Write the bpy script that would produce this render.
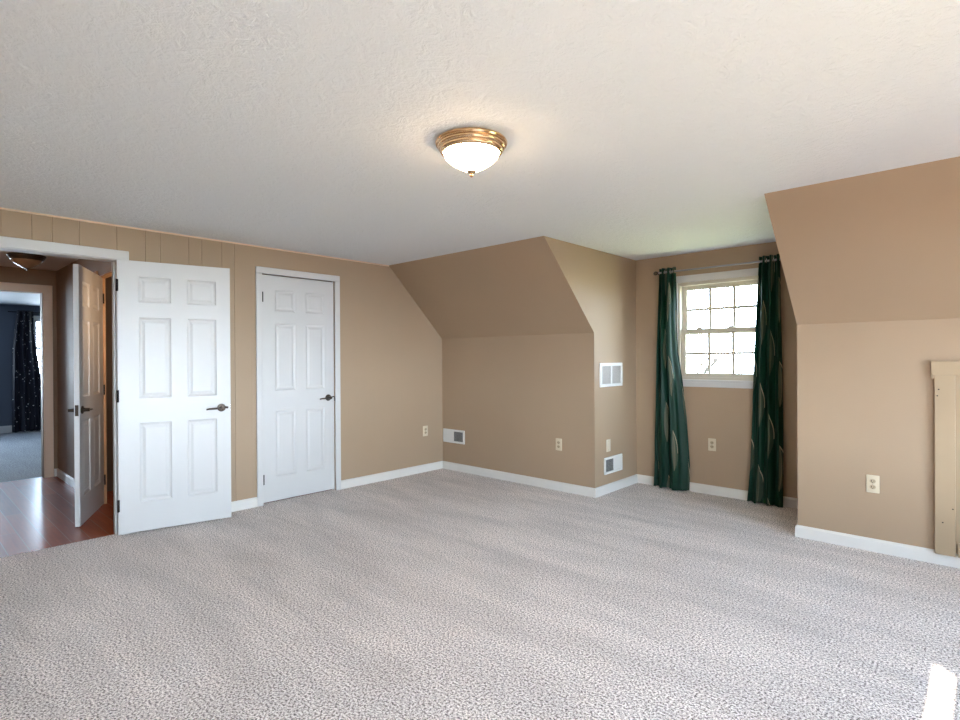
import bpy, bmesh, math, random
from mathutils import Vector, Matrix
random.seed(4)
for o in list(bpy.data.objects): bpy.data.objects.remove(o)
SC = bpy.context.scene
COL = SC.collection
PI = math.pi

# ------------------------------------------------------------------ camera
cam = bpy.data.cameras.new('camera'); camo = bpy.data.objects.new('camera', cam); COL.objects.link(camo)
cam.sensor_width = 36; cam.lens = 548.05*36/960; cam.shift_y = -0.79/960; cam.clip_start = 0.02; cam.clip_end = 300
YAW, ROLL, PIT = 0.74788, -0.0056165, -0.002955
fw = Vector((-math.sin(YAW)*math.cos(PIT), math.cos(YAW)*math.cos(PIT), math.sin(PIT)))
rt = Vector((math.cos(YAW), math.sin(YAW), 0)); up = rt.cross(fw)
r2 = rt*math.cos(ROLL)+up*math.sin(ROLL); u2 = up*math.cos(ROLL)-rt*math.sin(ROLL)
M = Matrix((r2, u2, -fw)).transposed().to_4x4(); M.translation = (4.7305, -4.4421, 1.3022)
camo.matrix_world = M
SC.camera = camo

# ------------------------------------------------------------------ world, sun, exposure
SC.view_settings.view_transform = 'Standard'; SC.view_settings.look = 'None'
SC.view_settings.gamma = 1; SC.view_settings.use_curve_mapping = False
SC.view_settings.exposure = 0.2
SC.cycles.denoising_prefilter = 'NONE'
world = bpy.data.worlds.new('sky'); SC.world = world; world.use_nodes = True
wn = world.node_tree.nodes; wl = world.node_tree.links
bg = wn['Background']; bg.inputs['Strength'].default_value = 30.0
tc = wn.new('ShaderNodeTexCoord'); sp = wn.new('ShaderNodeSeparateXYZ'); rmp = wn.new('ShaderNodeValToRGB')
wl.new(tc.outputs['Generated'], sp.inputs[0]); wl.new(sp.outputs['Z'], rmp.inputs[0])
e = rmp.color_ramp.elements                      # hazy bright horizon, deeper blue overhead
e[0].position = 0.0; e[0].color = (0.72, 0.86, 1, 1); e[1].position = 1.0; e[1].color = (0.12, 0.20, 0.34, 1)
k = e.new(0.30); k.color = (0.34, 0.47, 0.62, 1)
dt = wn.new('ShaderNodeVectorMath'); dt.operation = 'DOT_PRODUCT'; dt.inputs[1].default_value = (0.96, -0.28, 0)
wl.new(tc.outputs['Generated'], dt.inputs[0])
mr = wn.new('ShaderNodeMapRange'); mr.inputs[1].default_value = -1; mr.inputs[2].default_value = 1
wl.new(dt.outputs['Value'], mr.inputs[0])
az = wn.new('ShaderNodeValToRGB'); a = az.color_ramp.elements
a[0].color = (1.6, 1.6, 1.6, 1); a[1].color = (1.15, 1.15, 1.15, 1); q = a.new(.36); q.color = (.36, .36, .36, 1)
wl.new(mr.outputs[0], az.inputs[0])
sv = wn.new('ShaderNodeVectorMath'); sv.operation = 'SCALE'; wl.new(rmp.outputs[0], sv.inputs[0]); wl.new(az.outputs[0], sv.inputs['Scale'])
wl.new(sv.outputs[0], bg.inputs['Color'])        # brighter on the sun's side; bedroom side boosted to brighten its window
SUNDIR = Vector((-0.70, 0.72, -0.846)).normalized()
sun = bpy.data.lights.new('sun', 'SUN'); sun.energy = 48; sun.angle = 0.01; sun.color = (1, 0.86, 0.70)
suno = bpy.data.objects.new('sun', sun); COL.objects.link(suno); suno.location = (12, -12, 14)
suno.rotation_euler = SUNDIR.to_track_quat('-Z', 'Y').to_euler()
def portal(name, loc, d, sx, sy):
    l = bpy.data.lights.new(name, 'AREA'); l.shape = 'RECTANGLE'; l.size = sx; l.size_y = sy; l.cycles.is_portal = True
    o = bpy.data.objects.new(name, l); COL.objects.link(o); o.location = loc
    o.rotation_euler = Vector(d).to_track_quat('-Z', 'Z').to_euler(); return o

# ------------------------------------------------------------------ room dimensions
H = 2.30; K = 1.526; S = 0.778; X1 = 2.054; X2 = 3.7215; D = 0.8245
XG = 6.14; YR = -5.5
HX = -2.93; HY = -3.16      # hall far wall, hall right wall
BX = -8.143                 # far wall of the bedroom across the hall

# ------------------------------------------------------------------ materials
def mat(name, col=(0.8, 0.8, 0.8), rough=0.6, metal=0.0, **kw):
    m = bpy.data.materials.new(name); m.use_nodes = True
    b = m.node_tree.nodes['Principled BSDF']
    b.inputs['Base Color'].default_value = (*col, 1); b.inputs['Roughness'].default_value = rough; b.inputs['Metallic'].default_value = metal
    for k, v in kw.items(): b.inputs[k].default_value = v
    return m
def nodes(m): return m.node_tree.nodes, m.node_tree.links, m.node_tree.nodes['Principled BSDF']
def add_noise(m, scale, amt, col, bump=0.0, bscale=None, detail=3, dist=0.002, distort=0.0):
    """subtle procedural variation of colour and a fine relief"""
    N, L, b = nodes(m)
    t = N.new('ShaderNodeTexCoord'); n = N.new('ShaderNodeTexNoise'); n.inputs['Scale'].default_value = scale; n.inputs['Detail'].default_value = detail
    L.new(t.outputs['Object'], n.inputs['Vector'])
    r = N.new('ShaderNodeValToRGB')
    r.color_ramp.elements[0].position = 0.35; r.color_ramp.elements[1].position = 0.65
    r.color_ramp.elements[0].color = (*[c*(1-amt) for c in col], 1); r.color_ramp.elements[1].color = (*[min(1, c*(1+amt)) for c in col], 1)
    L.new(n.outputs['Fac'], r.inputs[0]); L.new(r.outputs[0], b.inputs['Base Color'])
    if bump:
        n2 = N.new('ShaderNodeTexNoise'); n2.inputs['Scale'].default_value = bscale; n2.inputs['Detail'].default_value = 4; n2.inputs['Distortion'].default_value = distort
        L.new(t.outputs['Object'], n2.inputs['Vector'])
        bp = N.new('ShaderNodeBump'); bp.inputs['Strength'].default_value = bump; bp.inputs['Distance'].default_value = dist
        L.new(n2.outputs['Fac'], bp.inputs['Height']); L.new(bp.outputs[0], b.inputs['Normal'])
    return m
TAN = (0.385, 0.277, 0.182)
m_wall = add_noise(mat('tan_paint', TAN, 0.55), 1.3, 0.02, TAN, 0.25, 90, dist=0.002)
TAN_SHADED = (0.25, 0.155, 0.09)  # same tan paint as the room, hall shade put into the colour
m_hallwall = add_noise(mat('tan_paint_shaded', TAN_SHADED, 0.6), 1.3, 0.02, TAN_SHADED, 0.2, 90)
m_blue = add_noise(mat('blue_paint', (0.075, 0.092, 0.125), 0.6), 1.5, 0.03, (0.075, 0.092, 0.125), 0.2, 90)
WHT = (0.62, 0.612, 0.60)
m_white = add_noise(mat('white_paint', WHT, 0.38), 2.0, 0.012, WHT, 0.06, 60)
BWH = (0.74, 0.715, 0.67)
m_base = add_noise(mat('baseboard_white', BWH, 0.4), 2.0, 0.012, BWH, 0.05, 60)
m_dark_room = add_noise(mat('shaded_brown_wall', (0.10, 0.06, 0.035), 0.6), 2, 0.04, (0.10, 0.06, 0.035))  # darkness inside the side room put into its wall colour
m_almond = mat('almond_vinyl', (0.60, 0.55, 0.45), 0.4)
m_ivory = mat('ivory_plastic', (0.64, 0.55, 0.40), 0.35)
m_recept = mat('ivory_receptacle', (0.46, 0.37, 0.25), 0.35)
m_plate = mat('painted_plate', (0.62, 0.54, 0.42), 0.4)
m_slot = mat('slot_black', (0.03, 0.025, 0.02), 0.6)
m_bronze = mat('dark_bronze', (0.075, 0.058, 0.045), 0.3, 0.75)
m_blackmetal = mat('black_metal', (0.015, 0.013, 0.012), 0.6, 0.0, **{'Specular IOR Level': .1})
m_nickel = mat('brushed_nickel', (0.55, 0.53, 0.50), 0.25, 1.0)
m_steel = mat('dark_steel', (0.32, 0.32, 0.34), 0.35, 0.8)
m_brass = mat('polished_brass', (0.78, 0.53, 0.31), 0.17, 1.0)
m_louver = mat('grey_louver_metal', (0.30, 0.29, 0.28), 0.5, 0.3)
m_ventwhite = mat('white_enamel', (0.76, 0.745, 0.71), 0.4)
m_louver2 = mat('light_grey_louver', (0.50, 0.46, 0.42), 0.5)
m_shadow = mat('duct_shade', (0.035, 0.033, 0.03), 0.8)
m_plaster = None
def glass_mat():
    m = bpy.data.materials.new('window_glass'); m.use_nodes = True
    N = m.node_tree.nodes; L = m.node_tree.links; N.clear()
    o = N.new('ShaderNodeOutputMaterial'); mx = N.new('ShaderNodeMixShader'); t = N.new('ShaderNodeBsdfTransparent'); g = N.new('ShaderNodeBsdfGlossy')
    mx.inputs[0].default_value = 0.04; g.inputs['Roughness'].default_value = 0.02
    L.new(t.outputs[0], mx.inputs[1]); L.new(g.outputs[0], mx.inputs[2]); L.new(mx.outputs[0], o.inputs[0]); return m
m_glass = glass_mat()
def ceiling_mat():
    c = (0.81, 0.84, 0.875)
    m = mat('textured_plaster', c, 0.75); N, L, b = nodes(m)
    t = N.new('ShaderNodeTexCoord'); w = N.new('ShaderNodeTexNoise'); w.inputs['Scale'].default_value = 14; w.inputs['Detail'].default_value = 6; w.inputs['Roughness'].default_value = .62; w.inputs['Distortion'].default_value = 1.4
    n2 = N.new('ShaderNodeTexNoise'); n2.inputs['Scale'].default_value = 70; n2.inputs['Detail'].default_value = 3; n2.inputs['Distortion'].default_value = .6
    L.new(t.outputs['Object'], w.inputs['Vector']); L.new(t.outputs['Object'], n2.inputs['Vector'])
    a = N.new('ShaderNodeMath'); a.operation = 'MULTIPLY_ADD'; a.inputs[1].default_value = .35; L.new(n2.outputs['Fac'], a.inputs[0]); L.new(w.outputs['Fac'], a.inputs[2])
    bp = N.new('ShaderNodeBump'); bp.inputs['Strength'].default_value = .75; bp.inputs['Distance'].default_value = .012
    L.new(a.outputs[0], bp.inputs['Height']); L.new(bp.outputs[0], b.inputs['Normal']); return m
m_ceil = ceiling_mat()
def carpet_mat(name, dark, mid, light, tuft=110):
    m = mat(name, mid, 0.95); N, L, b = nodes(m)
    b.inputs['Sheen Weight'].default_value = 0.25; b.inputs['Sheen Roughness'].default_value = 0.5
    t = N.new('ShaderNodeTexCoord')
    n1 = N.new('ShaderNodeTexNoise'); n1.inputs['Scale'].default_value = tuft; n1.inputs['Detail'].default_value = 2; n1.inputs['Roughness'].default_value = .75
    L.new(t.outputs['Object'], n1.inputs['Vector'])
    r = N.new('ShaderNodeValToRGB'); e = r.color_ramp.elements
    e[0].position = .37; e[0].color = (*dark, 1); e[1].position = .60; e[1].color = (*light, 1)
    k = e.new(.475); k.color = (*mid, 1)
    L.new(n1.outputs['Fac'], r.inputs[0])
    # lay of the pile: broad brushed streaks left by the vacuum
    mp = N.new('ShaderNodeMapping'); mp.inputs['Scale'].default_value = (.55, 2.6, 1); mp.inputs['Rotation'].default_value = (0, 0, .5)
    n2 = N.new('ShaderNodeTexNoise'); n2.inputs['Scale'].default_value = 1.3; n2.inputs['Detail'].default_value = 3; n2.inputs['Distortion'].default_value = .5
    L.new(t.outputs['Object'], mp.inputs[0]); L.new(mp.outputs[0], n2.inputs['Vector'])
    mr = N.new('ShaderNodeMapRange'); mr.inputs[1].default_value = .38; mr.inputs[2].default_value = .62; mr.inputs[3].default_value = .90; mr.inputs[4].default_value = 1.07
    L.new(n2.outputs['Fac'], mr.inputs[0])
    mp3 = N.new('ShaderNodeMapping'); mp3.inputs['Scale'].default_value = (1.0, 4.5, 1); mp3.inputs['Rotation'].default_value = (0, 0, -.95)
    n3 = N.new('ShaderNodeTexNoise'); n3.inputs['Scale'].default_value = 1.6; n3.inputs['Detail'].default_value = 2; n3.inputs['Distortion'].default_value = .3
    L.new(t.outputs['Object'], mp3.inputs[0]); L.new(mp3.outputs[0], n3.inputs['Vector'])
    m3 = N.new('ShaderNodeMapRange'); m3.inputs[1].default_value = .36; m3.inputs[2].default_value = .62; m3.inputs[3].default_value = .92; m3.inputs[4].default_value = 1.04
    L.new(n3.outputs['Fac'], m3.inputs[0])
    nap = N.new('ShaderNodeMath'); nap.operation = 'MULTIPLY'; L.new(mr.outputs[0], nap.inputs[0]); L.new(m3.outputs[0], nap.inputs[1])
    mx = N.new('ShaderNodeVectorMath'); mx.operation = 'SCALE'; L.new(r.outputs[0], mx.inputs[0]); L.new(nap.outputs[0], mx.inputs['Scale'])
    L.new(mx.outputs[0], b.inputs['Base Color'])
    bp = N.new('ShaderNodeBump'); bp.inputs['Strength'].default_value = .6; bp.inputs['Distance'].default_value = .01
    L.new(n1.outputs['Fac'], bp.inputs['Height']); L.new(bp.outputs[0], b.inputs['Normal']); return m
m_carpet = carpet_mat('taupe_fleck_carpet', (0.045, 0.03, 0.026), (0.58, 0.49, 0.445), (1.0, 0.93, 0.88))
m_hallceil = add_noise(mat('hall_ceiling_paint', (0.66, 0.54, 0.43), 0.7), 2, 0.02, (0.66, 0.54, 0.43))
m_bedceil = add_noise(mat('bedroom_ceiling_paint', (0.13, 0.15, 0.18), 0.7), 2, 0.02, (0.13, 0.15, 0.18))
m_casetan = mat('light_tan_gloss_paint', (0.80, 0.61, 0.46), 0.35)
m_bedcarpet = carpet_mat('grey_carpet', (0.09, 0.085, 0.085), (0.22, 0.21, 0.205), (0.40, 0.385, 0.38), 60)
def wood_mat():
    m = mat('cherry_hardwood', (0.2, 0.06, 0.03), 0.55); N, L, b = nodes(m)
    b.inputs['Coat Weight'].default_value = .75; b.inputs['Coat Roughness'].default_value = .23; b.inputs['Specular IOR Level'].default_value = .2
    t = N.new('ShaderNodeTexCoord')
    br = N.new('ShaderNodeTexBrick'); br.inputs['Scale'].default_value = 1; br.inputs['Brick Width'].default_value = 1.3; br.inputs['Row Height'].default_value = .115
    br.inputs['Mortar Size'].default_value = .0022; br.inputs['Mortar Smooth'].default_value = .2
    br.inputs['Color1'].default_value = (0.40, 0.082, 0.022, 1); br.inputs['Color2'].default_value = (0.22, 0.042, 0.012, 1); br.inputs['Mortar'].default_value = (0.30, 0.16, 0.10, 1)
    L.new(t.outputs['Object'], br.inputs['Vector'])
    mp = N.new('ShaderNodeMapping'); mp.inputs['Scale'].default_value = (2, 40, 1); n = N.new('ShaderNodeTexNoise'); n.inputs['Scale'].default_value = 1.5; n.inputs['Detail'].default_value = 5
    L.new(t.outputs['Object'], mp.inputs[0]); L.new(mp.outputs[0], n.inputs['Vector'])
    mr = N.new('ShaderNodeMapRange'); mr.inputs[3].default_value = .6; mr.inputs[4].default_value = 1.35; L.new(n.outputs['Fac'], mr.inputs[0])
    mx = N.new('ShaderNodeVectorMath'); mx.operation = 'SCALE'; L.new(br.outputs['Color'], mx.inputs[0]); L.new(mr.outputs[0], mx.inputs['Scale']); L.new(mx.outputs[0], b.inputs['Base Color'])
    bp = N.new('ShaderNodeBump'); bp.inputs['Strength'].default_value = .3; bp.inputs['Distance'].default_value = .003
    L.new(n.outputs['Fac'], bp.inputs['Height']); L.new(bp.outputs[0], b.inputs['Normal']); return m
m_wood = wood_mat()
def mth(N, L, op, a, b=None, c=None):
    n = N.new('ShaderNodeMath'); n.operation = op
    for i, v in enumerate((a, b, c)):
        if v is None: continue
        if isinstance(v, (int, float)): n.inputs[i].default_value = v
        else: L.new(v, n.inputs[i])
    return n.outputs[0]
def curtain_mat():
    """dark green satin woven with tall gilt-edged leaves; UV is in metres of cloth"""
    m = mat('green_leaf_satin', (0.01, 0.06, 0.04), 0.48); N, L, b = nodes(m)
    b.inputs['Specular IOR Level'].default_value = .28
    uv = N.new('ShaderNodeUVMap'); s = N.new('ShaderNodeSeparateXYZ'); L.new(uv.outputs[0], s.inputs[0])
    u, v = s.outputs[0], s.outputs[1]
    CU, CV = .15, .72
    uu = mth(N, L, 'DIVIDE', u, CU); iu = mth(N, L, 'FLOOR', uu); fu = mth(N, L, 'SUBTRACT', mth(N, L, 'SUBTRACT', uu, iu), .5)
    vv = mth(N, L, 'ADD', mth(N, L, 'DIVIDE', v, CV), mth(N, L, 'MULTIPLY', iu, .37)); fv = mth(N, L, 'SUBTRACT', mth(N, L, 'FRACT', vv), .5)
    a = mth(N, L, 'MULTIPLY', fu, CU); t = mth(N, L, 'MULTIPLY', fv, 3.7)                # -1.17..1.17
    a = mth(N, L, 'ADD', a, mth(N, L, 'MULTIPLY', mth(N, L, 'MULTIPLY', t, t), .010))     # bend the leaf
    w = mth(N, L, 'MULTIPLY', mth(N, L, 'SUBTRACT', 1, mth(N, L, 'MULTIPLY', t, t)), .024)
    ab = mth(N, L, 'ABSOLUTE', a)
    inside = mth(N, L, 'MULTIPLY', mth(N, L, 'LESS_THAN', ab, w), mth(N, L, 'GREATER_THAN', w, 0))
    half = mth(N, L, 'MULTIPLY', inside, mth(N, L, 'ADD', .45, mth(N, L, 'MULTIPLY', mth(N, L, 'LESS_THAN', a, 0), .55)))
    e1 = mth(N, L, 'LESS_THAN', mth(N, L, 'ABSOLUTE', mth(N, L, 'SUBTRACT', ab, w)), .0023)
    rib = mth(N, L, 'MULTIPLY', inside, mth(N, L, 'LESS_THAN', ab, .0022))
    edge = mth(N, L, 'MULTIPLY', mth(N, L, 'MAXIMUM', mth(N, L, 'MULTIPLY', e1, mth(N, L, 'MULTIPLY', mth(N, L, 'GREATER_THAN', a, 0), mth(N, L, 'GREATER_THAN', t, -.1))), mth(N, L, 'MULTIPLY', rib, .25)), mth(N, L, 'GREATER_THAN', w, -.002))
    c1 = N.new('ShaderNodeMix'); c1.data_type = 'RGBA'; L.new(half, c1.inputs['Factor']); c1.inputs['A'].default_value = (0.005, 0.036, 0.020, 1); c1.inputs['B'].default_value = (0.12, 0.13, 0.085, 1)
    c2 = N.new('ShaderNodeMix'); c2.data_type = 'RGBA'; L.new(edge, c2.inputs['Factor']); L.new(c1.outputs['Result'], c2.inputs['A']); c2.inputs['B'].default_value = (0.55, 0.48, 0.33, 1)
    L.new(c2.outputs['Result'], b.inputs['Base Color'])
    # thin cloth: some daylight comes through
    o = N['Material Output']; tr = N.new('ShaderNodeBsdfTranslucent'); tr.inputs[0].default_value = (0.02, 0.20, 0.15, 1)
    ms = N.new('ShaderNodeMixShader'); ms.inputs[0].default_value = .13; L.new(b.outputs[0], ms.inputs[1]); L.new(tr.outputs[0], ms.inputs[2]); L.new(ms.outputs[0], o.inputs[0])
    return m
m_curtain = curtain_mat()
def dots_mat():
    m = mat('black_sequin_cloth', (0.012, 0.012, 0.02), 0.5); N, L, b = nodes(m)
    uv = N.new('ShaderNodeUVMap'); v = N.new('ShaderNodeTexVoronoi'); v.inputs['Scale'].default_value = 15; L.new(uv.outputs[0], v.inputs['Vector'])
    lt = mth(N, L, 'LESS_THAN', v.outputs['Distance'], .14)
    c = N.new('ShaderNodeMix'); c.data_type = 'RGBA'; L.new(lt, c.inputs['Factor']); c.inputs['A'].default_value = (0.012, 0.012, 0.02, 1); c.inputs['B'].default_value = (.85, .85, .85, 1)
    L.new(c.outputs['Result'], b.inputs['Base Color']); return m
m_dots = dots_mat()
m_lawn = add_noise(mat('lawn', (0.38, 0.40, 0.18), 0.9), 0.6, 0.25, (0.38, 0.40, 0.18))
m_sideground = add_noise(mat('side_ground_dark', (0.05, 0.05, 0.045), 0.9), 0.8, 0.2, (0.05, 0.05, 0.045))
m_bark = mat('bark', (0.03, 0.029, 0.029), 0.9)
m_siding = mat('far_siding', (0.04, 0.04, 0.045), 0.8); m_roof = mat('far_roof', (0.036, 0.036, 0.04), 0.8)
m_sun_block = mat('sun_block_grey', (0.10, 0.10, 0.10), 0.9)
def lit_glass():
    m = mat('frosted_lamp_glass', (0.95, 0.93, 0.88), 0.35); b = m.node_tree.nodes['Principled BSDF']
    b.inputs['Emission Color'].default_value = (1, 0.70, 0.40, 1); b.inputs['Emission Strength'].default_value = 36.0; return m
m_litglass = lit_glass()
m_dimglass = mat('unlit_amber_glass', (0.34, 0.22, 0.14), 0.15)

# ------------------------------------------------------------------ mesh helpers
class MB:
    def __init__(s): s.bm = bmesh.new()
    def box(s, x0, x1, y0, y1, z0, z1, bev=0.0, seg=2):
        b = bmesh.new()
        v = [b.verts.new((x, y, z)) for x in (x0, x1) for y in (y0, y1) for z in (z0, z1)]
        for f in ((0, 1, 3, 2), (4, 6, 7, 5), (0, 4, 5, 1), (2, 3, 7, 6), (0, 2, 6, 4), (1, 5, 7, 3)): b.faces.new([v[i] for i in f])
        if bev: bmesh.ops.bevel(b, geom=list(b.edges), offset=bev, segments=seg, affect='EDGES', profile=.5)
        s.merge(b); return s
    def merge(s, b, mtx=None):
        if mtx is not None: bmesh.ops.transform(b, matrix=mtx, verts=b.verts)
        me = bpy.data.meshes.new('tmp'); b.to_mesh(me); b.free(); s.bm.from_mesh(me); bpy.data.meshes.remove(me)
    def prism(s, pts, d, bev=0.0):
        """closed outline pts (3-D) swept by vector d"""
        b = bmesh.new(); d = Vector(d)
        a = [b.verts.new(p) for p in pts]; c = [b.verts.new(Vector(p)+d) for p in pts]
        b.faces.new(a); b.faces.new(list(reversed(c)))
        n = len(a)
        for i in range(n): b.faces.new((a[i], c[i], c[(i+1) % n], a[(i+1) % n]))
        bmesh.ops.recalc_face_normals(b, faces=b.faces)
        if bev: bmesh.ops.bevel(b, geom=list(b.edges), offset=bev, segments=2, affect='EDGES', profile=.5)
        s.merge(b); return s
    def lathe(s, prof, n=40, mtx=None, cap=True):
        """profile (r,z) turned about z"""
        b = bmesh.new(); rings = []
        for r, z in prof:
            if r < 1e-6: rings.append([b.verts.new((0, 0, z))])
            else: rings.append([b.verts.new((r*math.cos(2*PI*i/n), r*math.sin(2*PI*i/n), z)) for i in range(n)])
        for A, B in zip(rings, rings[1:]):
            for i in range(n):
                j = (i+1) % n
                if len(A) == 1 and len(B) == 1: continue
                if len(A) == 1: b.faces.new((A[0], B[i], B[j]))
                elif len(B) == 1: b.faces.new((A[i], B[0], A[j]))
                else: b.faces.new((A[i], B[i], B[j], A[j]))
        if cap:
            for R in (rings[0], rings[-1]):
                if len(R) > 1: b.faces.new(R)
        bmesh.ops.recalc_face_normals(b, faces=b.faces)
        s.merge(b, mtx); return s
    def tube(s, pts, r, n=10, taper=None):
        b = bmesh.new(); pts = [Vector(p) for p in pts]; rings = []
        for i, p in enumerate(pts):
            t = (pts[min(i+1, len(pts)-1)]-pts[max(i-1, 0)]).normalized()
            a = t.orthogonal().normalized() if i == 0 else (a-t*a.dot(t)).normalized()
            c = t.cross(a); rr = r if taper is None else r*taper[i]
            rings.append([b.verts.new(p+(a*math.cos(2*PI*k/n)+c*math.sin(2*PI*k/n))*rr) for k in range(n)])
        for A, B in zip(rings, rings[1:]):
            for k in range(n): b.faces.new((A[k], A[(k+1) % n], B[(k+1) % n], B[k]))
        b.faces.new(rings[0]); b.faces.new(list(reversed(rings[-1])))
        bmesh.ops.recalc_face_normals(b, faces=b.faces); s.merge(b); return s
    def torus(s, c, ax, R, r, n=28, k=10):
        c = Vector(c); ax = Vector(ax).normalized(); a = ax.orthogonal().normalized(); q = ax.cross(a); b = bmesh.new(); rings = []
        for i in range(n):
            d = a*math.cos(2*PI*i/n)+q*math.sin(2*PI*i/n)
            rings.append([b.verts.new(c+d*(R+r*math.cos(2*PI*j/k))+ax*r*math.sin(2*PI*j/k)) for j in range(k)])
        for i in range(n):
            A, B = rings[i], rings[(i+1) % n]
            for j in range(k): b.faces.new((A[j], A[(j+1) % k], B[(j+1) % k], B[j]))
        bmesh.ops.recalc_face_normals(b, faces=b.faces); s.merge(b); return s
    def build(s, name, m, parent=None, smooth=False, loc=None, rot=None):
        me = bpy.data.meshes.new(name); s.bm.to_mesh(me); s.bm.free(); me.materials.append(m)
        if smooth:
            for p in me.polygons: p.use_smooth = True
            try: me.set_sharp_from_angle(angle=math.radians(38))
            except Exception: pass
        o = bpy.data.objects.new(name, me); COL.objects.link(o)
        if parent: o.parent = parent
        if loc: o.location = loc
        if rot: o.rotation_euler = rot
        return o
def tag(o, label, cat, group=None, kind=None):
    o['label'] = label; o['category'] = cat
    if group: o['group'] = group
    if kind: o['kind'] = kind
    return o
def struct(o, label, cat): return tag(o, label, cat, kind='structure')
def empty(name, loc, rot=(0, 0, 0)):
    o = bpy.data.objects.new(name, None); COL.objects.link(o); o.location = loc; o.rotation_euler = rot; o.empty_display_size = .1; return o
def copy_thing(root, loc, rot, label):
    r = root.copy(); COL.objects.link(r); r.location = loc; r.rotation_euler = rot; r['label'] = label
    for ch in [c for c in bpy.data.objects if c.parent == root]:
        c = ch.copy(); COL.objects.link(c); c.parent = r
        for g in [x for x in bpy.data.objects if x.parent == ch]:
            d = g.copy(); COL.objects.link(d); d.parent = c
    return r
B = lambda *a, **k: MB().box(*a, **k)

# ------------------------------------------------------------------ shell: floors, ceiling
struct(B(-0.05, XG, YR, 1.0, -0.06, 0).build('floor', m_carpet), 'taupe flecked wall-to-wall carpet of the large attic room', 'carpet')
struct(B(HX-0.06, -0.05, -4.7, -1.2, -0.06, 0).build('floor_hall', m_wood), 'glossy reddish brown hardwood floor of the hall beyond the doorway', 'wood floor')
struct(B(BX-.1, HX-0.06, -5.2, -0.8, -0.06, 0).build('floor_bedroom', m_bedcarpet), 'bluish grey carpet in the blue bedroom beyond the hall', 'carpet')
struct(B(-0.12, XG+.06, YR-.06, 1.0, H, H+.08).build('ceiling', m_ceil), 'white textured plaster ceiling over the large room and dormer', 'ceiling')
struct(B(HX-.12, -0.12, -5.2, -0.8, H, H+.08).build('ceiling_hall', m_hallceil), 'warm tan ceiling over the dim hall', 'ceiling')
struct(B(BX-.1, HX-.12, -5.2, -0.8, H, H+.08).build('ceiling_bedroom', m_bedceil), 'grey ceiling of the blue bedroom', 'ceiling')

# ------------------------------------------------------------------ left wall of vertical grooved boards
def grooved_wall(mb, x0, x1, y0, y1, z0, z1, gr, gw=.004, gd=.004):
    out = [(x0, y0), (x1, y0)]
    for g in gr:
        if y0+gw < g < y1-gw: out += [(x1, g-gw), (x1-gd, g), (x1, g+gw)]
    for g in GR2:                      # filled, barely visible joints towards the corner
        if y0+.003 < g < y1-.003: out += [(x1, g-.003), (x1-.0006, g), (x1, g+.003)]
    out += [(x1, y1), (x0, y1)]
    mb.prism([(x, y, z0) for x, y in out], (0, 0, z1-z0))
GR = [-5.3, -5.1, -4.85, -4.7, -4.5, -4.38, -4.22, -4.1, -3.942, -3.784, -3.673, -3.52, -3.292, -3.105, -3.002, -2.794, -2.694, -2.534, -2.43]
GR2 = [-2.29, -2.15, -1.9, -1.62, -1.3, -1.0, -.62, -.341, -.252, -.144]
mb = MB()
for a in ((YR, -4.10, 0, H), (-4.10, -3.284, 2.05, H), (-3.284, -2.195, 0, H), (-2.195, -1.449, 2.062, H), (-1.449, 0.1, 0, H)):
    grooved_wall(mb, -.12, 0, a[0], a[1], a[2], a[3], GR)
struct(mb.build('wall_left', m_wall), 'tan left wall of vertical grooved boards holding both white doors', 'wall')

# knee walls, slopes, dormer
struct(B(0, X1-.05, 0, .1, 0, K).build('wall_back', m_wall), 'low tan knee wall left of the dormer under the slope', 'wall')
T = .08
def slope(xa, xb): return MB().prism([(xa, 0, K), (xa, -S, H), (xa, -S+T, H), (xa, T, K)], (xb-xa, 0, 0))
struct(slope(0, X1-.05).build('wall_slope_left', m_wall), 'brown sloping ceiling panel left of the dormer', 'sloped wall')
def cheek(xa, xb): return MB().prism([(xa, 0, 0), (xa, 0, K), (xa, -S, H), (xa, D+.06, H), (xa, D+.06, 0)], (xb-xa, 0, 0))
struct(cheek(X1-.05, X1).build('wall_dormer_left', m_wall), 'tan side wall of the dormer carrying two white vents', 'wall')
struct(cheek(X2, X2+.05).build('wall_dormer_right', m_wall), 'right side wall of the dormer', 'wall')
struct(B(X2+.05, XG, 0, .1, 0, K).build('wall_right', m_wall), 'low tan knee wall right of the dormer with the access door', 'wall')
struct(slope(X2+.05, XG).build('wall_slope_right', m_wall), 'tan sloping ceiling panel above the right knee wall', 'sloped wall')
WX0, WX1, WZ0, WZ1 = 2.50, 3.285, 1.08, 2.02
mb = MB()
mb.box(X1-.05, WX0, D, D+.13, 0, H).box(WX1, X2+.05, D, D+.13, 0, H).box(WX0, WX1, D, D+.13, 0, WZ0).box(WX0, WX1, D, D+.13, WZ1, H)
struct(mb.build('wall_dormer', m_wall), 'tan back wall of the dormer around the window', 'wall')

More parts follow.
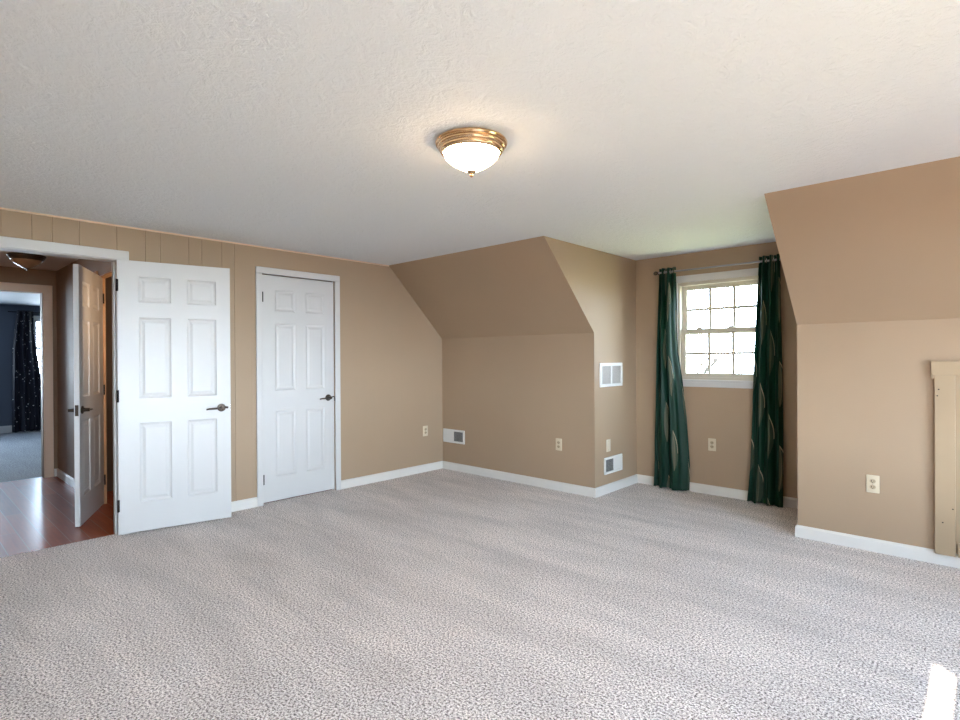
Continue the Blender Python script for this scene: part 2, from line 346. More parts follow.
# gable wall with two windows and rear wall, behind the camera
AY0, AY1, BY0, BY1, GZ0, GZ1 = -5.40, -3.07, -1.95, -.75, .5, 1.970
mb = MB()
for y0, y1 in ((YR, AY0), (AY1, BY0), (BY1, .1)): mb.box(XG, XG+.06, y0, y1, 0, H)
for y0, y1 in ((AY0, AY1), (BY0, BY1)): mb.box(XG, XG+.06, y0, y1, 0, GZ0).box(XG, XG+.06, y0, y1, GZ1, H)
struct(mb.build('wall_gable', m_wall), 'tan gable wall with two windows to the right of the view', 'wall')
struct(B(-.12, XG+.06, YR-.06, YR, 0, H).build('wall_rear', m_wall), 'tan rear wall behind the view', 'wall')
def gable_window(n, y0, y1, rails, lab):
    f = MB()
    f.box(XG+.01, XG+.05, y0, y0+.03, GZ0, GZ1).box(XG+.01, XG+.05, y1-.012, y1, GZ0, GZ1).box(XG+.01, XG+.05, y0, y1, GZ0, GZ0+.04)
    for a, b in rails: f.box(XG+.02, XG+.045, y0, y1, a, b)
    o = f.build('window_%d' % n, m_white); struct(o, lab, 'window')
    B(XG+.03, XG+.034, y0, y1, GZ0, GZ1).build('pane', m_glass, o)
gable_window(3, AY0, AY1, [(1.76, 1.86)], 'wide gable window right of the view, nearer the rear wall')
gable_window(4, BY0, BY1, [(1.40, 1.44)], 'gable window right of the view, nearer the right knee wall')
struct(MB().prism([(XG+.06, -3.0, 2.16), (XG+1.15, -3.0, 2.06), (XG+1.15, -3.0, 2.10), (XG+.06, -3.0, 2.20)], (0, 2.7, 0)).build('sun_block', m_sun_block), 'unseen overhang added outside the gable wall to block sun', 'overhang')  # unseen slab added to keep sun out of the gable window below
portal('gable_sky', (XG+.07, (AY0+AY1)/2, (GZ0+GZ1)/2), (-1, 0, 0), AY1-AY0, GZ1-GZ0)
portal('gable_sky', (XG+.07, (BY0+BY1)/2, (GZ0+GZ1)/2), (-1, 0, 0), BY1-BY0, GZ1-GZ0)
portal('dormer_sky', ((WX0+WX1)/2, D+.14, (WZ0+WZ1)/2), (0, -1, 0), WX1-WX0, WZ1-WZ0)
portal('bedroom_sky', (BX-.12, -2.11, 1.53), (1, 0, 0), 1.02, 1.03)
portal('bedroom_sky', (BX-.12, -4.2, 1.325), (1, 0, 0), 1.5, 1.45)  # portal for the added second opening, out of view

# ------------------------------------------------------------------ hall, side room and bedroom shells
DX0, DX1 = -1.14, -.36
mb = MB()
mb.box(HX, DX0, HY, HY+.05, 0, H).box(DX1, -.12, HY, HY+.05, 0, H).box(DX0, DX1, HY, HY+.05, 2.05, H)
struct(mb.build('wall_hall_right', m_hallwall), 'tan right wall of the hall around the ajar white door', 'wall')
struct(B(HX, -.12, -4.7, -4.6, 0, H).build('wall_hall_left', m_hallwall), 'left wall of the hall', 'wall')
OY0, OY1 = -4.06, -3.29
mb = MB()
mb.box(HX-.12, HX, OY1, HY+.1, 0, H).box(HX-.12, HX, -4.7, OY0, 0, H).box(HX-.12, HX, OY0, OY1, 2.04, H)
struct(mb.build('wall_hall_far', m_hallwall), 'shade-darkened tan end wall of the hall around the bedroom doorway', 'wall')
mb = MB()
mb.box(-1.75, -1.65, HY+.05, -1.2, 0, H).box(-1.75, -.12, -1.3, -1.2, 0, H).box(-1.65, -.12, -2.42, -2.34, 0, H)
struct(mb.build('wall_closet', m_dark_room), 'walls of the small room behind the ajar hall door, darkened for shade', 'wall')
mb = MB()
mb.box(BX-.1, BX, -5.2, -4.95, 0, H).box(BX-.1, BX, -3.45, -2.62, 0, H).box(BX-.1, BX, -4.95, -3.45, 0, .6).box(BX-.1, BX, -4.95, -3.45, 2.05, H).box(BX-.1, BX, -1.6, -.8, 0, H).box(BX-.1, BX, -2.62, -1.6, 0, 1.02).box(BX-.1, BX, -2.62, -1.6, 2.05, H)  # includes an unseen second opening, added to brighten the bedroom
mb.box(BX, HX-.12, -.9, -.8, 0, H).box(BX, HX-.12, -5.2, -5.1, 0, H).box(HX-.14, HX-.12, -5.1, OY0-.1, 0, H).box(HX-.14, HX-.12, OY1+.1, -.9, 0, H)
struct(mb.build('wall_bedroom', m_blue), 'slate blue walls of the bedroom beyond the hall', 'wall')
struct(B(BX, BX+.016, -5.1, -.9, 0, .13, bev=.004).build('baseboard_bedroom', m_white), 'white baseboard along the blue bedroom wall', 'baseboard')

# ------------------------------------------------------------------ baseboards and casings
def bb(pts_a, pts_b, nrm, h=.085, t=.014):
    """baseboard from a to b, face looking along nrm"""
    a = Vector((*pts_a, 0)); b = Vector((*pts_b, 0)); n = Vector((*nrm, 0))
    return [a, a+n*t, a+n*t+Vector((0, 0, h-.014)), a+n*t*.45+Vector((0, 0, h)), a+Vector((0, 0, h))], b-a
def baseboard(name, segs, label):
    mb = MB()
    for s in segs: p, d = bb(*s); mb.prism(p, d)
    struct(mb.build(name, m_base), label, 'baseboard')
baseboard('baseboard_left', [((0, -3.2), (0, -2.245), (1, 0)), ((0, -1.396), (0, 0), (1, 0)), ((0, YR), (0, -4.18), (1, 0))], 'white baseboard along the grooved left wall')
baseboard('baseboard_back', [((0, 0), (X1, 0), (0, -1))], 'white baseboard under the knee wall left of the dormer')
baseboard('baseboard_dormer_left', [((X1, -.014), (X1, D), (1, 0))], 'white baseboard along the dormer side wall')
baseboard('baseboard_dormer', [((X1, D), (X2, D), (0, -1))], 'white baseboard below the dormer window')
baseboard('baseboard_dormer_right', [((X2, -.014), (X2, D), (-1, 0))], 'white baseboard on the right side of the dormer')
baseboard('baseboard_right', [((X2, 0), (XG, 0), (0, -1))], 'white baseboard under the right knee wall and access door')
baseboard('baseboard_gable', [((XG, YR), (XG, 0), (-1, 0))], 'white baseboard along the gable wall')
baseboard('baseboard_rear', [((0, YR), (XG, YR), (0, 1))], 'white baseboard along the rear wall')
baseboard('baseboard_hall', [((HX, OY1+.095), (HX, HY), (1, 0)), ((HX, HY), (DX0-.07, HY), (0, -1))], 'white baseboard at the end of the hall')
def casing(name, y0, y1, zt, x, t, m, label, w=.062, legs=(1, 1), nx=1):
    """door trim on a wall facing +x; y0..y1 outer"""
    mb = MB(); xs = sorted((x, x+nx*t))
    zt0 = zt-w-.004
    mb.box(xs[0], xs[1], y0, y1, zt0, zt, bev=.004)
    if legs[0]: mb.box(xs[0], xs[1], y0, y0+w, 0, zt0, bev=.004)
    if legs[1]: mb.box(xs[0], xs[1], y1-w, y1, 0, zt0, bev=.004)
    return struct(mb.build(name, m), label, 'door casing')
casing('trim_2', -4.17, -3.216, 2.112, 0, .017, m_white, 'white casing around the open hall doorway', w=.066)
casing('trim_3', -2.245, -1.397, 2.118, 0, .017, m_white, 'white casing around the closed closet door', w=.054)
casing('trim_4', -4.15, -3.2, 2.13, HX, .02, m_casetan, 'tan painted casing around the bedroom doorway', w=.085)
mb = MB(); mb.box(-.12, 0, -3.296, -3.284, 0, 2.05).box(-.12, 0, -4.10, -4.088, 0, 2.05).box(-.12, 0, -4.088, -3.296, 2.038, 2.05).box(-.075, -.04, -3.306, -3.296, 0, 2.03)
struct(mb.build('trim_5', m_white), 'white jamb lining the open hall doorway', 'door jamb')
mb = MB(); mb.box(-.12, -.02, -2.195, -2.190, 0, 2.05).box(-.12, -.02, -1.455, -1.449, 0, 2.062).box(-.12, -.06, -2.190, -1.455, 2.056, 2.062)
struct(mb.build('trim_6', m_white), 'white jamb lining behind the closed closet door', 'door jamb')
struct(MB().prism([(0, YR, H), (.006, YR, H), (.006, YR, H-.008), (0, YR, H-.012)], (0, -S-YR+.0, 0)).build('trim_7', m_casetan), 'thin light tan moulding where the left wall meets the ceiling', 'moulding')
mb = MB(); mb.box(DX0, DX0+.016, HY-.002, HY+.052, 0, 2.05).box(DX1-.016, DX1, HY-.002, HY+.052, 0, 2.05).box(DX0, DX1, HY-.002, HY+.052, 2.036, 2.05)
mb.box(DX0-.066, DX0-.004, HY-.015, HY, 0, 2.1)
m_litjamb = add_noise(mat('warm_lit_jamb', (0.62, 0.36, 0.18), 0.45), 6, 0.1, (0.62, 0.36, 0.18))  # lamp-lit orange of the jamb put into its colour
struct(mb.build('trim_8', m_litjamb), 'jamb and casing of the ajar hall door, coloured orange as if lamp-lit', 'door jamb')

# ------------------------------------------------------------------ six-panel doors
def door_bm(w, h, th):
    """leaf from hinge (x=0) to free edge, thickness along y 0..th, both faces moulded"""
    k = w/.762
    xs = [0, .132*k, .343*k, .452*k, .660*k, w]; zs = [0, .218, .812, .998, 1.606, 1.719, 1.912, h]
    mb = bmesh.new(); cache = {}
    def V(x, y, z):
        q = (round(x, 5), round(y, 5), round(z, 5))
        if q not in cache: cache[q] = mb.verts.new(q)
        return cache[q]
    for y, sg in ((0, 1), (th, -1)):
        for i in range(5):
            for j in range(7):
                a, b, c, d = xs[i], xs[i+1], zs[j], zs[j+1]
                if i in (1, 3) and j in (1, 3, 5):
                    prev = None
                    for ins, dep in ((0, 0), (.006, .0055), (.016, .009), (.022, .009), (.040, .0035)):
                        r = [V(a+ins, y+sg*dep, c+ins), V(b-ins, y+sg*dep, c+ins), V(b-ins, y+sg*dep, d-ins), V(a+ins, y+sg*dep, d-ins)]
                        if prev:
                            for q in range(4): mb.faces.new((prev[q], prev[(q+1) % 4], r[(q+1) % 4], r[q]))
                        prev = r
                    mb.faces.new(prev)
                else: mb.faces.new((V(a, y, c), V(b, y, c), V(b, y, d), V(a, y, d)))
    for i in range(5):
        for z in (0, h): mb.faces.new((V(xs[i], 0, z), V(xs[i+1], 0, z), V(xs[i+1], th, z), V(xs[i], th, z)))
    for j in range(7):
        for x in (0, w): mb.faces.new((V(x, 0, zs[j]), V(x, 0, zs[j+1]), V(x, th, zs[j+1]), V(x, th, zs[j])))
    bmesh.ops.recalc_face_normals(mb, faces=mb.faces)
    m = MB(); m.bm.free(); m.bm = mb; return m
def handle(door, x, z, y, sg, m, extra=None):
    """lever set on the face at y, sticking out along sg; lever points to the hinge"""
    q = MB().lathe([(0, 0), (.031, 0), (.032, .004), (.028, .011), (.016, .013), (.014, .03), (.014, .052), (.0, .056)], 28, Matrix.Translation((x, y, z)) @ Matrix.Rotation(-sg*PI/2, 4, 'X')).build('door_handle', m, door, True)
    yy = y+sg*.045
    pts = [(x+.006, yy, z), (x-.03, yy+sg*.004, z-.001), (x-.065, yy+sg*.006, z-.003), (x-.095, yy+sg*.002, z-.004), (x-.115, yy-sg*.004, z-.008)]
    MB().tube(pts, .0085, 12, [1.1, 1, .9, .8, .7]).build('lever', m, q, True)
    if extra == 'hook':
        MB().tube([(x+.012, y+sg*.03, z+.002), (x+.04, y+sg*.032, z+.01), (x+.052, y+sg*.032, z+.006), (x+.056, y+sg*.03, z-.012), (x+.054, y+sg*.03, z-.034)], .006, 8).build('hook_latch', m, q, True)
    if extra == 'turn':
        MB().tube([(x+.025, y+sg*.006, z+.004), (x+.035, y+sg*.02, z+.002), (x+.047, y+sg*.022, z)], .009, 10).build('thumb_turn', m, q, True)
def hinges(door, y, x=0.0, zs=(.21, 1.02, 1.84), m=None):
    for z in zs:
        MB().tube([(x, y, z-.045), (x, y, z+.045)], .0065, 10).box(x-.001, x+.010, y-.002 if y > 0 else y, y if y > 0 else y+.002, z-.044, z+.044).build('hinge', m or m_blackmetal, door, True)
# open leaf, swung back against the left wall
ang = math.atan2(.748, .167)
d1 = door_bm(.766, 2.028, .035).build('door_1', m_white, loc=(.03, -3.297, .012), rot=(0, 0, ang))
struct(d1, 'white six-panel door swung open against the left wall', 'door')
handle(d1, .697, .898, 0, -1, m_bronze, 'turn'); handle(d1, .697, .898, .035, 1, m_bronze)
hinges(d1, -.004, -.004)
B(.766, .768, .008, .027, .865, .925).build('latch_plate', m_nickel, d1)
# closed leaf
d2 = door_bm(.727, 2.036, .035).build('door_2', m_white, loc=(-.014, -2.186, .014), rot=(0, 0, PI/2))
struct(d2, 'white six-panel closet door closed in the left wall', 'door')
handle(d2, .667, .905, 0, -1, m_bronze, 'hook'); hinges(d2, -.020, -.001, (.21, 1.84))
# ajar leaf in the hall
a3 = math.atan2(-3.474+3.165, -.437+1.115)
d3 = door_bm(.745, 2.03, .035).build('door_3', m_white, loc=(-1.118, -3.166, .012), rot=(0, 0, a3))
struct(d3, 'white six-panel door standing ajar in the hall', 'door')
handle(d3, .685, .898, 0, -1, m_bronze); handle(d3, .685, .898, .035, 1, m_bronze); hinges(d3, .041, -.004)
B(.745, .747, .006, .029, .855, .94).build('latch_plate', m_bronze, d3)

# ------------------------------------------------------------------ dormer window
def sash(parent, name, x0, x1, z0, z1, y, fr, m, cols, rows, rb, rtop):
    f = MB(); t = .03
    f.box(x0, x0+fr, y, y+t, z0, z1, bev=.003).box(x1-fr, x1, y, y+t, z0, z1, bev=.003).box(x0+fr, x1-fr, y, y+t, z0, z0+rb, bev=.003).box(x0+fr, x1-fr, y, y+t, z1-rtop, z1, bev=.003)
    o = f.build(name, m, parent)
    gx0, gx1, gz0, gz1 = x0+fr, x1-fr, z0+rb, z1-rtop
    B(gx0-.004, gx1+.004, y+.013, y+.017, gz0-.004, gz1+.004).build('glass_pane', m_glass, o)
    g = MB()
    for i in range(1, cols): xx = gx0+(gx1-gx0)*i/cols; g.box(xx-.012, xx+.012, y+.006, y+.024, gz0, gz1)
    for j in range(1, rows): zz = gz0+(gz1-gz0)*j/rows; g.box(gx0, gx1, y+.008, y+.022, zz-.012, zz+.012)
    g.build('muntins', m, o); return o
w1 = MB()
yw = D
w1.box(WX0-.002, WX0+.018, yw-.002, yw+.12, WZ0, WZ1).box(WX1-.018, WX1+.002, yw-.002, yw+.12, WZ0, WZ1).box(WX0, WX1, yw, yw+.12, WZ1-.03, WZ1).box(WX0, WX1, yw+.0, yw+.12, WZ0, WZ0+.022)
w1 = struct(w1.build('window_1', m_almond), 'double-hung dormer window with almond frame and six-pane sashes', 'window')
sash(w1, 'upper_sash', WX0+.016, WX1-.016, 1.515, WZ1-.028, yw+.062, .047, m_almond, 3, 2, .05, .045)
ls = sash(w1, 'lower_sash', WX0+.016, WX1-.016, WZ0+.020, 1.568, yw+.028, .047, m_almond, 3, 2, .042, .048)
for xx in (2.70, 2.99): B(xx-.025, xx+.025, yw+.012, yw+.03, 1.566, 1.584, bev=.004).build('sash_lock', m_almond, w1)
c = MB(); c.box(WX0-.03, WX1+.03, yw-.016, yw, WZ1, WZ1+.066, bev=.003).box(WX0-.028, WX0, yw-.014, yw, WZ0, WZ1, bev=.003).box(WX1, WX1+.028, yw-.014, yw, WZ0, WZ1, bev=.003)
c.build('window_frame', m_white, w1)
c = MB(); c.box(WX0-.035, WX1+.035, yw-.03, yw+.002, WZ0-.022, WZ0, bev=.004).box(WX0-.03, WX1+.03, yw-.014, yw, WZ0-.07, WZ0-.022, bev=.003)
c.build('window_sill', m_white, w1)
# bedroom window
w2 = MB(); w2.box(BX-.06, BX-.01, -2.62, -2.59, 1.02, 2.05).box(BX-.06, BX-.01, -1.63, -1.6, 1.02, 2.05).box(BX-.06, BX-.01, -2.62, -1.6, 1.02, 1.06).box(BX-.06, BX-.01, -2.62, -1.6, 2.01, 2.05).box(BX-.055, BX-.02, -2.62, -1.6, 1.5, 1.55)
w2 = struct(w2.build('window_2', m_white), 'bright white-framed window in the blue bedroom', 'window')
g = MB()
for z in (1.28, 1.78): g.box(BX-.045, BX-.03, -2.6, -1.62, z-.012, z+.012)
for y in (-2.27, -1.94): g.box(BX-.045, BX-.03, y-.01, y+.01, 1.05, 2.02)
g.build('muntins', m_white, w2)
B(BX-.040, BX-.037, -2.6, -1.62, 1.05, 2.02).build('glass_pane', m_glass, w2)
g = MB(); g.box(BX, BX+.016, -2.69, -2.62, .96, 2.12).box(BX, BX+.016, -1.6, -1.53, .96, 2.12).box(BX, BX+.016, -2.62, -1.6, 2.05, 2.12).box(BX, BX+.03, -2.69, -1.53, .98, 1.02)
g.build('window_frame', m_white, w2)

# ------------------------------------------------------------------ curtains
ZR = 2.128; YC = D-.085
def lerp(a, b, t): return a+(b-a)*t
def interp(tab, z):
    for (z0, v0), (z1, v1) in zip(tab, tab[1:]):
        if z <= z1: return lerp(v0, v1, max(0, (z-z0)/(z1-z0)))
    return tab[-1][1]
def curtain(name, left, right, folds, amp, m, ztop, zbot, axis='x', yc=0, seed=1, fullness=2.0, tail=None, holes=False):
    """pleated panel; left/right give the edges by height; weaves front and back of the rod at the top"""
    rnd = random.Random(seed); NU, NV = folds*28, 150
    bm = bmesh.new(); uvl = bm.loops.layers.uv.new('UVMap'); g = []
    ph = [rnd.uniform(-.25, .25) for _ in range(folds*2+1)]; am = [rnd.uniform(.75, 1.2) for _ in range(folds*2+1)]
    for j in range(NV+1):
        z = lerp(zbot, ztop, j/NV); row = []
        k = (ztop-z)/(ztop-zbot)
        for i in range(NU+1):
            u = i/NU; s = u*folds
            idx = min(int(s*2), folds*2-1); fr = s*2-idx
            p = lerp(ph[idx], ph[idx+1], fr)*min(1, k*2.2); q = lerp(am[idx], am[idx+1], fr)
            w = math.sin(2*PI*s+p+.5*k*math.sin(3*z+idx))
            a = amp*(1+.35*k)*(q if k > .03 else 1)
            x = lerp(interp(left, z), interp(right, z), u)+.012*k*math.sin(2*PI*s*2+p*3)
            y = yc+a*math.copysign(abs(w)**.8, w)+.01*k*math.sin(5*u+2*z)
            if tail and u > tail[0]:                       # last fold: one broad face turned to the window
                f = (u-tail[0])/(1-tail[0]); f = f*f*(3-2*f); y0 = yc-amp*(1+.35*k)
                y = lerp(y, lerp(y0, yc+tail[1], f)+.007*math.sin(15*u+2.5*z)*math.sin(PI*f), min(1, k*6))
            zz = z
            if k > .97: zz += .004*math.sin(9*u*PI)
            co = (x, y, zz) if axis == 'x' else (y, x, zz)
            row.append((bm.verts.new(co), u))
        g.append(row)
    wid = abs(interp(right, 1)-interp(left, 1))*fullness
    cross = [n/(2*folds) for n in range(0, 2*folds+1)]
    for j in range(NV):
        for i in range(NU):
            q = (g[j][i], g[j][i+1], g[j+1][i+1], g[j+1][i])
            if holes:                                       # eyelet holes where the cloth crosses the rod
                ce = sum((x[0].co for x in q), Vector())/4
                if ((ce.y if axis == 'x' else ce.x)-yc)**2+(ce.z-holes)**2 < .0165**2: continue
            f = bm.faces.new([x[0] for x in q]); f.smooth = True
            for l, x in zip(f.loops, q): l[uvl].uv = (x[1]*wid+seed*.31, l.vert.co.z)
    me = bpy.data.meshes.new(name); bm.to_mesh(me); bm.free(); me.materials.append(m)
    o = bpy.data.objects.new(name, me); COL.objects.link(o)
    sd = o.modifiers.new('cloth', 'SOLIDIFY'); sd.thickness = .0022; sd.offset = 0
    return o, cross
L1 = [(0, 2.286), (.5, 2.286), (1.1, 2.314), (2.0, 2.345), (2.18, 2.348)]
R1 = [(0, 2.625), (.25, 2.632), (.7, 2.600), (1.07, 2.560), (1.35, 2.515), (1.7, 2.50), (2.18, 2.515)]
L2 = [(0, 3.160), (.3, 3.180), (.9, 3.205), (1.6, 3.235), (2.18, 3.262)]
R2 = [(0, 3.440), (1, 3.435), (2.18, 3.428)]
cu1, cr1 = curtain('grommet_curtain', L1, R1, 3, .028, m_curtain, 2.168, .012, yc=YC, seed=3, tail=(.62, .05), holes=ZR)
tag(cu1, 'dark green leaf-patterned curtain left of the dormer window', 'curtain', 'green curtains at the dormer window')
cu2, cr2 = curtain('grommet_curtain', L2, R2, 3, .026, m_curtain, 2.172, .012, yc=YC, seed=8, holes=ZR)
tag(cu2, 'dark green leaf-patterned curtain right of the dormer window', 'curtain', 'green curtains at the dormer window')
for cu, cr, Lt, Rt in ((cu1, cr1, L1, R1), (cu2, cr2, L2, R2)):
    for u in cr[1:-1]:
        x = lerp(interp(Lt, ZR), interp(Rt, ZR), u)
        MB().torus((x, YC, ZR), (1, .55, 0), .021, .005).build('grommet', m_nickel, cu, True)
rod = empty('curtain_rod', (0, 0, 0))
tag(rod, 'thin metal curtain rod above the dormer window', 'curtain rod')
MB().tube([(2.336, YC, ZR), (3.47, YC, ZR)], .008, 14).build('rod', m_steel, rod, True)
for x, sg in ((2.330, -1), (3.47, 1)):
    MB().lathe([(0, -.024), (.011, -.02), (.019, -.008), (.021, .004), (.015, .016), (.009, .022), (.011, .03), (0, .031)], 20, Matrix.Translation((x+sg*.02, YC, ZR)) @ Matrix.Rotation(-sg*PI/2, 4, 'Y')).build('finial', m_bronze, rod, True)
for x in (2.338, 3.455):
    MB().tube([(x, YC, ZR-.013), (x, D-.03, ZR-.012), (x, D-.006, ZR-.004)], .005, 8).box(x-.01, x+.01, D-.006, D, ZR-.04, ZR+.03, bev=.002).build('bracket', m_bronze, rod, True)
# bedroom curtain
bc, _ = curtain('blackout_curtain', [(0, -2.96), (1.5, -2.94), (2.25, -2.87)], [(0, -2.50), (1.0, -2.54), (1.7, -2.63), (2.25, -2.65)], 3, .03, m_dots, 2.2, .012, axis='y', yc=BX+.075, seed=5, fullness=1.5, holes=2.17)
tag(bc, 'black curtain with small bright dots by the bedroom window', 'curtain')
br = MB().tube([(BX+.075, -3.0, 2.17), (BX+.075, -1.3, 2.17)], .009, 10).build('curtain_rod', m_blackmetal, smooth=True)
tag(br, 'black curtain rod above the blue bedroom window', 'curtain rod')

# ------------------------------------------------------------------ ceiling lights
def dome_light(name, loc, m_metal, m_dome, k=1.0):
    t = empty(name, loc)
    prof = [(0, 0), (.150, 0), (.163, -.006), (.166, -.014), (.163, -.021), (.155, -.024), (.156, -.031), (.152, -.038), (.145, -.041), (.146, -.048), (.142, -.055), (.132, -.060), (.128, -.058), (.126, -.03), (0, -.03)]
    MB().lathe([(r*k, z*k) for r, z in prof], 64, cap=False).build('pan', m_metal, t, True)
    bowl = [(.128, -.045), (.129, -.058), (.120, -.078), (.102, -.096), (.078, -.112), (.053, -.126), (.033, -.137), (.018, -.143), (0, -.145)]
    MB().lathe([(r*k, z*k) for r, z in bowl], 64, cap=False).build('glass_bowl', m_dome, t, True)
    fin = [(0, -.134), (.020, -.136), (.022, -.142), (.015, -.148), (.007, -.153), (.009, -.159), (.006, -.165), (0, -.168)]
    MB().lathe([(r*k, z*k) for r, z in fin], 24, cap=False).build('finial', m_metal, t, True)
    return t
tag(dome_light('ceiling_light', (2.988, -2.614, H), m_brass, m_litglass), 'lit white glass dome ceiling light with a stepped brass rim', 'ceiling light')
tag(dome_light('ceiling_light', (-1.95, -3.55, H), m_bronze, m_dimglass, .9), 'unlit dome ceiling light in the dim hall', 'ceiling light')
cl = bpy.data.lights.new('closet_bulb', 'POINT'); cl.energy = 9; cl.color = (1, .70, .42); cl.shadow_soft_size = .05
co = bpy.data.objects.new('closet_bulb', cl); COL.objects.link(co); co.location = (-.25, -2.9, 1.7)

hl = bpy.data.lights.new('hall_fill', 'POINT'); hl.energy = 5; hl.color = (1, .66, .36); hl.shadow_soft_size = .08  # unseen warm light added to brighten the hall
hb = bpy.data.objects.new('hall_fill', hl); COL.objects.link(hb); hb.location = (-1.2, -4.4, 1.95)

# ------------------------------------------------------------------ outlets and plates.  Local: x right, z up, -y out of the wall
def outlet_proto():
    t = empty('wall_outlet', (0, 0, 0))
    B(-.036, .036, -.006, 0, -.0585, .0585, bev=.003).build('cover_plate', m_ivory, t, True)
    for z in (.0195, -.0195):
        o = MB().lathe([(0, 0), (.0168, 0), (.0172, .003), (.015, .0045), (0, .0045)], 24, Matrix.Translation((0, -.0045, z)) @ Matrix.Rotation(PI/2, 4, 'X') @ Matrix.Diagonal((1, .85, 1, 1))).build('receptacle', m_recept, t, True)
        s = MB(); s.box(-.0085, -.0050, -.0098, -.0085, z-.004, z+.007).box(.0050, .0082, -.0098, -.0085, z-.003, z+.0065)
        s.lathe([(0, 0), (.0026, 0), (.0026, .001), (0, .001)], 12, Matrix.Translation((0, -.0086, z-.0085)) @ Matrix.Rotation(PI/2, 4, 'X')).build('slot', m_slot, o)
    MB().lathe([(0, 0), (.003, 0), (.0025, .0012), (0, .0014)], 12, Matrix.Translation((0, -.006, 0)) @ Matrix.Rotation(PI/2, 4, 'X')).build('screw', m_nickel, t, True)
    return t
RX, RL = (0, 0, 0), (0, 0, PI/2)     # facing -y, facing +x
op = outlet_proto(); op.location = (4.166, 0, .448)
tag(op, 'ivory duplex outlet low on the right knee wall', 'outlet', 'ivory duplex outlets')
copy_thing(op, (2.822, D, .470), RX, 'ivory duplex outlet on the dormer wall below the window')
copy_thing(op, (1.655, 0, .450), RX, 'ivory duplex outlet on the knee wall left of the dormer')
copy_thing(op, (0, -.272, .466), RL, 'ivory duplex outlet on the grooved left wall near the corner')
pl = empty('blank_cover_plate', (X1, .245, .452), RL)
tag(pl, 'plain cover plate above the low vent on the dormer side wall', 'cover plate')
B(-.036, .036, -.006, 0, -.0585, .0585, bev=.003).build('cover_plate', m_plate, pl, True)
for z in (-.042, .042): MB().lathe([(0, 0), (.003, 0), (.0025, .0012), (0, .0014)], 12, Matrix.Translation((0, -.006, z)) @ Matrix.Rotation(PI/2, 4, 'X')).build('screw', m_nickel, pl, True)

# ------------------------------------------------------------------ vents
def low_vent(loc, rot, w, h, flip, label):
    t = empty('wall_register', loc, rot); tag(t, label, 'vent', 'low half-louvered wall registers')
    f = MB(); b = .022
    f.box(-w/2, w/2, -.012, 0, h/2-b, h/2, bev=.003).box(-w/2, w/2, -.012, 0, -h/2, -h/2+b, bev=.003).box(-w/2, -w/2+b, -.012, 0, -h/2+b, h/2-b).box(w/2-b, w/2, -.012, 0, -h/2+b, h/2-b)
    f.build('frame', m_ventwhite, t)
    a0, a1 = (-w/2+b, 0) if not flip else (0, w/2-b)          # closed half
    l0, l1 = (0, w/2-b) if not flip else (-w/2+b, 0)          # louvered half
    B(a0, a1, -.009, 0, -h/2+b, h/2-b).build('damper_plate', m_ventwhite, t)
    B(l0, l1, -.001, 0, -h/2+b, h/2-b).build('duct_shade_sheet', m_shadow, t)  # dark sheet stands in for shade inside the duct
    g = MB(); n = 9
    for i in range(n):
        z = lerp(-h/2+b, h/2-b, (i+.5)/n); g.prism([(l0, -.009, z-.004), (l0, -.0075, z-.005), (l0, -.002, z+.002), (l0, -.0035, z+.003)], (l1-l0, 0, 0))
    for i in range(1, 6): x = lerp(l0, l1, i/6); g.box(x-.001, x+.001, -.010, -.008, -h/2+b, h/2-b)
    g.build('louvers', m_louver, t); return t
low_vent((.196, 0, .394), RX, .345, .155, False, 'low white register on the knee wall beside the left corner')
low_vent((X1, .332, .262), RL, .34, .16, True, 'low white register on the dormer side wall')
def grille(loc, rot, w, h, label):
    t = empty('return_air_grille', loc, rot); tag(t, label, 'vent')
    f = MB(); b = .03
    f.box(-w/2, w/2, -.014, 0, h/2-b, h/2, bev=.003).box(-w/2, w/2, -.014, 0, -h/2, -h/2+b, bev=.003).box(-w/2, -w/2+b, -.014, 0, -h/2+b, h/2-b).box(w/2-b, w/2, -.014, 0, -h/2+b, h/2-b).box(-.011, .011, -.012, 0, -h/2+b, h/2-b)
    f.build('frame', m_ventwhite, t)
    B(-w/2+b, w/2-b, -.001, 0, -h/2+b, h/2-b).build('duct_shade_sheet', m_shadow, t)  # dark backing sheet in place of the shaded duct
    for x0, x1 in ((-w/2+b, -.011), (.011, w/2-b)):
        g = MB(); n = 14
        for i in range(n):
            z = lerp(-h/2+b, h/2-b, (i+.5)/n); g.prism([(x0, -.012, z-.0055), (x0, -.010, z-.0065), (x0, -.002, z+.004), (x0, -.004, z+.005)], (x1-x0, 0, 0))
        g.build('louver_bank', m_louver2, t)
    return t
grille((X1, .298, 1.130), RL, .42, .228, 'white two-bank return grille high on the dormer side wall')

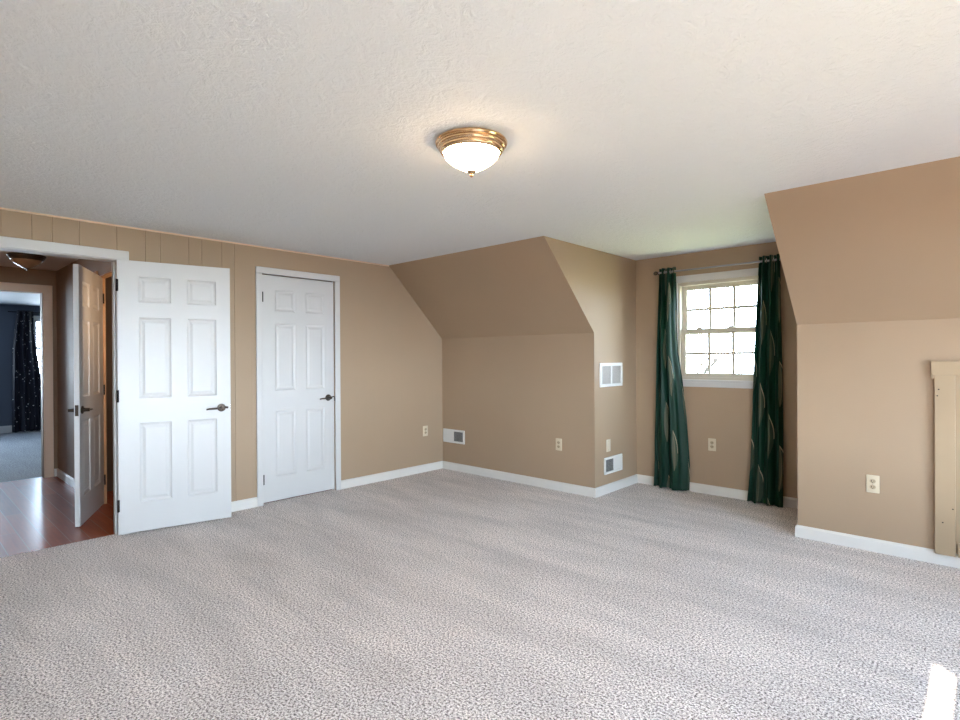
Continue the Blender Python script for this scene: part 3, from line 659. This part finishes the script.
# ------------------------------------------------------------------ access door in the right knee wall
TANF = (0.385, 0.285, 0.18)
m_trimtan = add_noise(mat('tan_trim_paint', TANF, 0.4), 3, 0.03, TANF, 0.1, 40)
m_paneltan = add_noise(mat('tan_panel_paint', (0.36, 0.26, 0.16), 0.5), 3, 0.03, (0.36, 0.26, 0.16), 0.1, 40)
ad = empty('access_door', (4.87, 0, .07)); tag(ad, 'tan painted framed access door in the right knee wall', 'access door')
B(-.385, -.288, -.034, -.016, 0, 1.108, bev=.002).build('stile', m_trimtan, ad); B(.277, .385, -.034, -.016, 0, 1.108, bev=.002).build('stile', m_trimtan, ad)
mb = MB(); mb.box(-.402, .402, -.036, -.016, 1.108, 1.195, bev=.002).box(-.402, -.388, -.036, -.016, 1.088, 1.109, bev=.001); mb.build('rail', m_trimtan, ad)
B(-.277, .277, -.034, -.016, 0, .085, bev=.002).build('rail', m_trimtan, ad)
B(-.38, .38, -.016, 0, .018, 1.15).build('panel', m_paneltan, ad)
for x, z in ((-.365, 1.02), (-.372, .98), (-.348, .20), (-.30, .29)): MB().lathe([(0, 0), (.0045, 0), (.004, .001), (0, .0012)], 12, Matrix.Translation((x, -.034, z)) @ Matrix.Rotation(PI/2, 4, 'X')).build('screw', m_bronze, ad, True)

# ------------------------------------------------------------------ outdoors, seen through the panes
struct(B(-60, 60, 2.5, 120, -3.1, -3).build('ground', m_lawn), 'pale lawn outside the dormer window', 'lawn')
struct(B(XG+.5, 60, -60, 2.5, -3.1, -3).build('ground_side', m_sideground), 'unseen ground outside the gable wall, made dark to cut bounce light', 'ground')  # unseen ground, dark so less light bounces onto the left wall
def tree(loc, h, seed, label):
    rnd = random.Random(seed); t = empty('bare_tree', loc); tag(t, label, 'tree', 'bare trees beyond the lawn')
    m = MB(); tips = []
    def grow(p, d, L, r, n):
        q = p+d*L; m.tube([p, (p+q)/2+Vector((rnd.uniform(-1, 1), rnd.uniform(-1, 1), 0))*L*.05, q], r, 6, [1, .85, .65])
        if n:
            for _ in range(3):
                e = (d+Vector((rnd.uniform(-.8, .8), rnd.uniform(-.8, .8), rnd.uniform(-.1, .5)))).normalized(); grow(q, e, L*.66, r*.6, n-1)
    grow(Vector((0, 0, 0)), Vector((0, 0, 1)), h*.38, h*.03, 4); m.build('trunk', m_bark, t)
tree((-6.5, 22, -3), 5.2, 2, 'bare tree seen through the lower right panes')
tree((-14, 34, -3), 5.0, 5, 'bare tree seen through the lower left panes')
hs = empty('far_house', (-22, 40, -3)); tag(hs, 'small faint far house seen through the lower left panes', 'house')
B(-3.5, 3.5, -3, 3, 0, 2.4).build('wall', m_siding, hs); MB().prism([(-3.8, -3.3, 2.4), (-3.8, 3.3, 2.4), (-3.8, 0, 4.2)], (7.6, 0, 0)).build('roof', m_roof, hs)
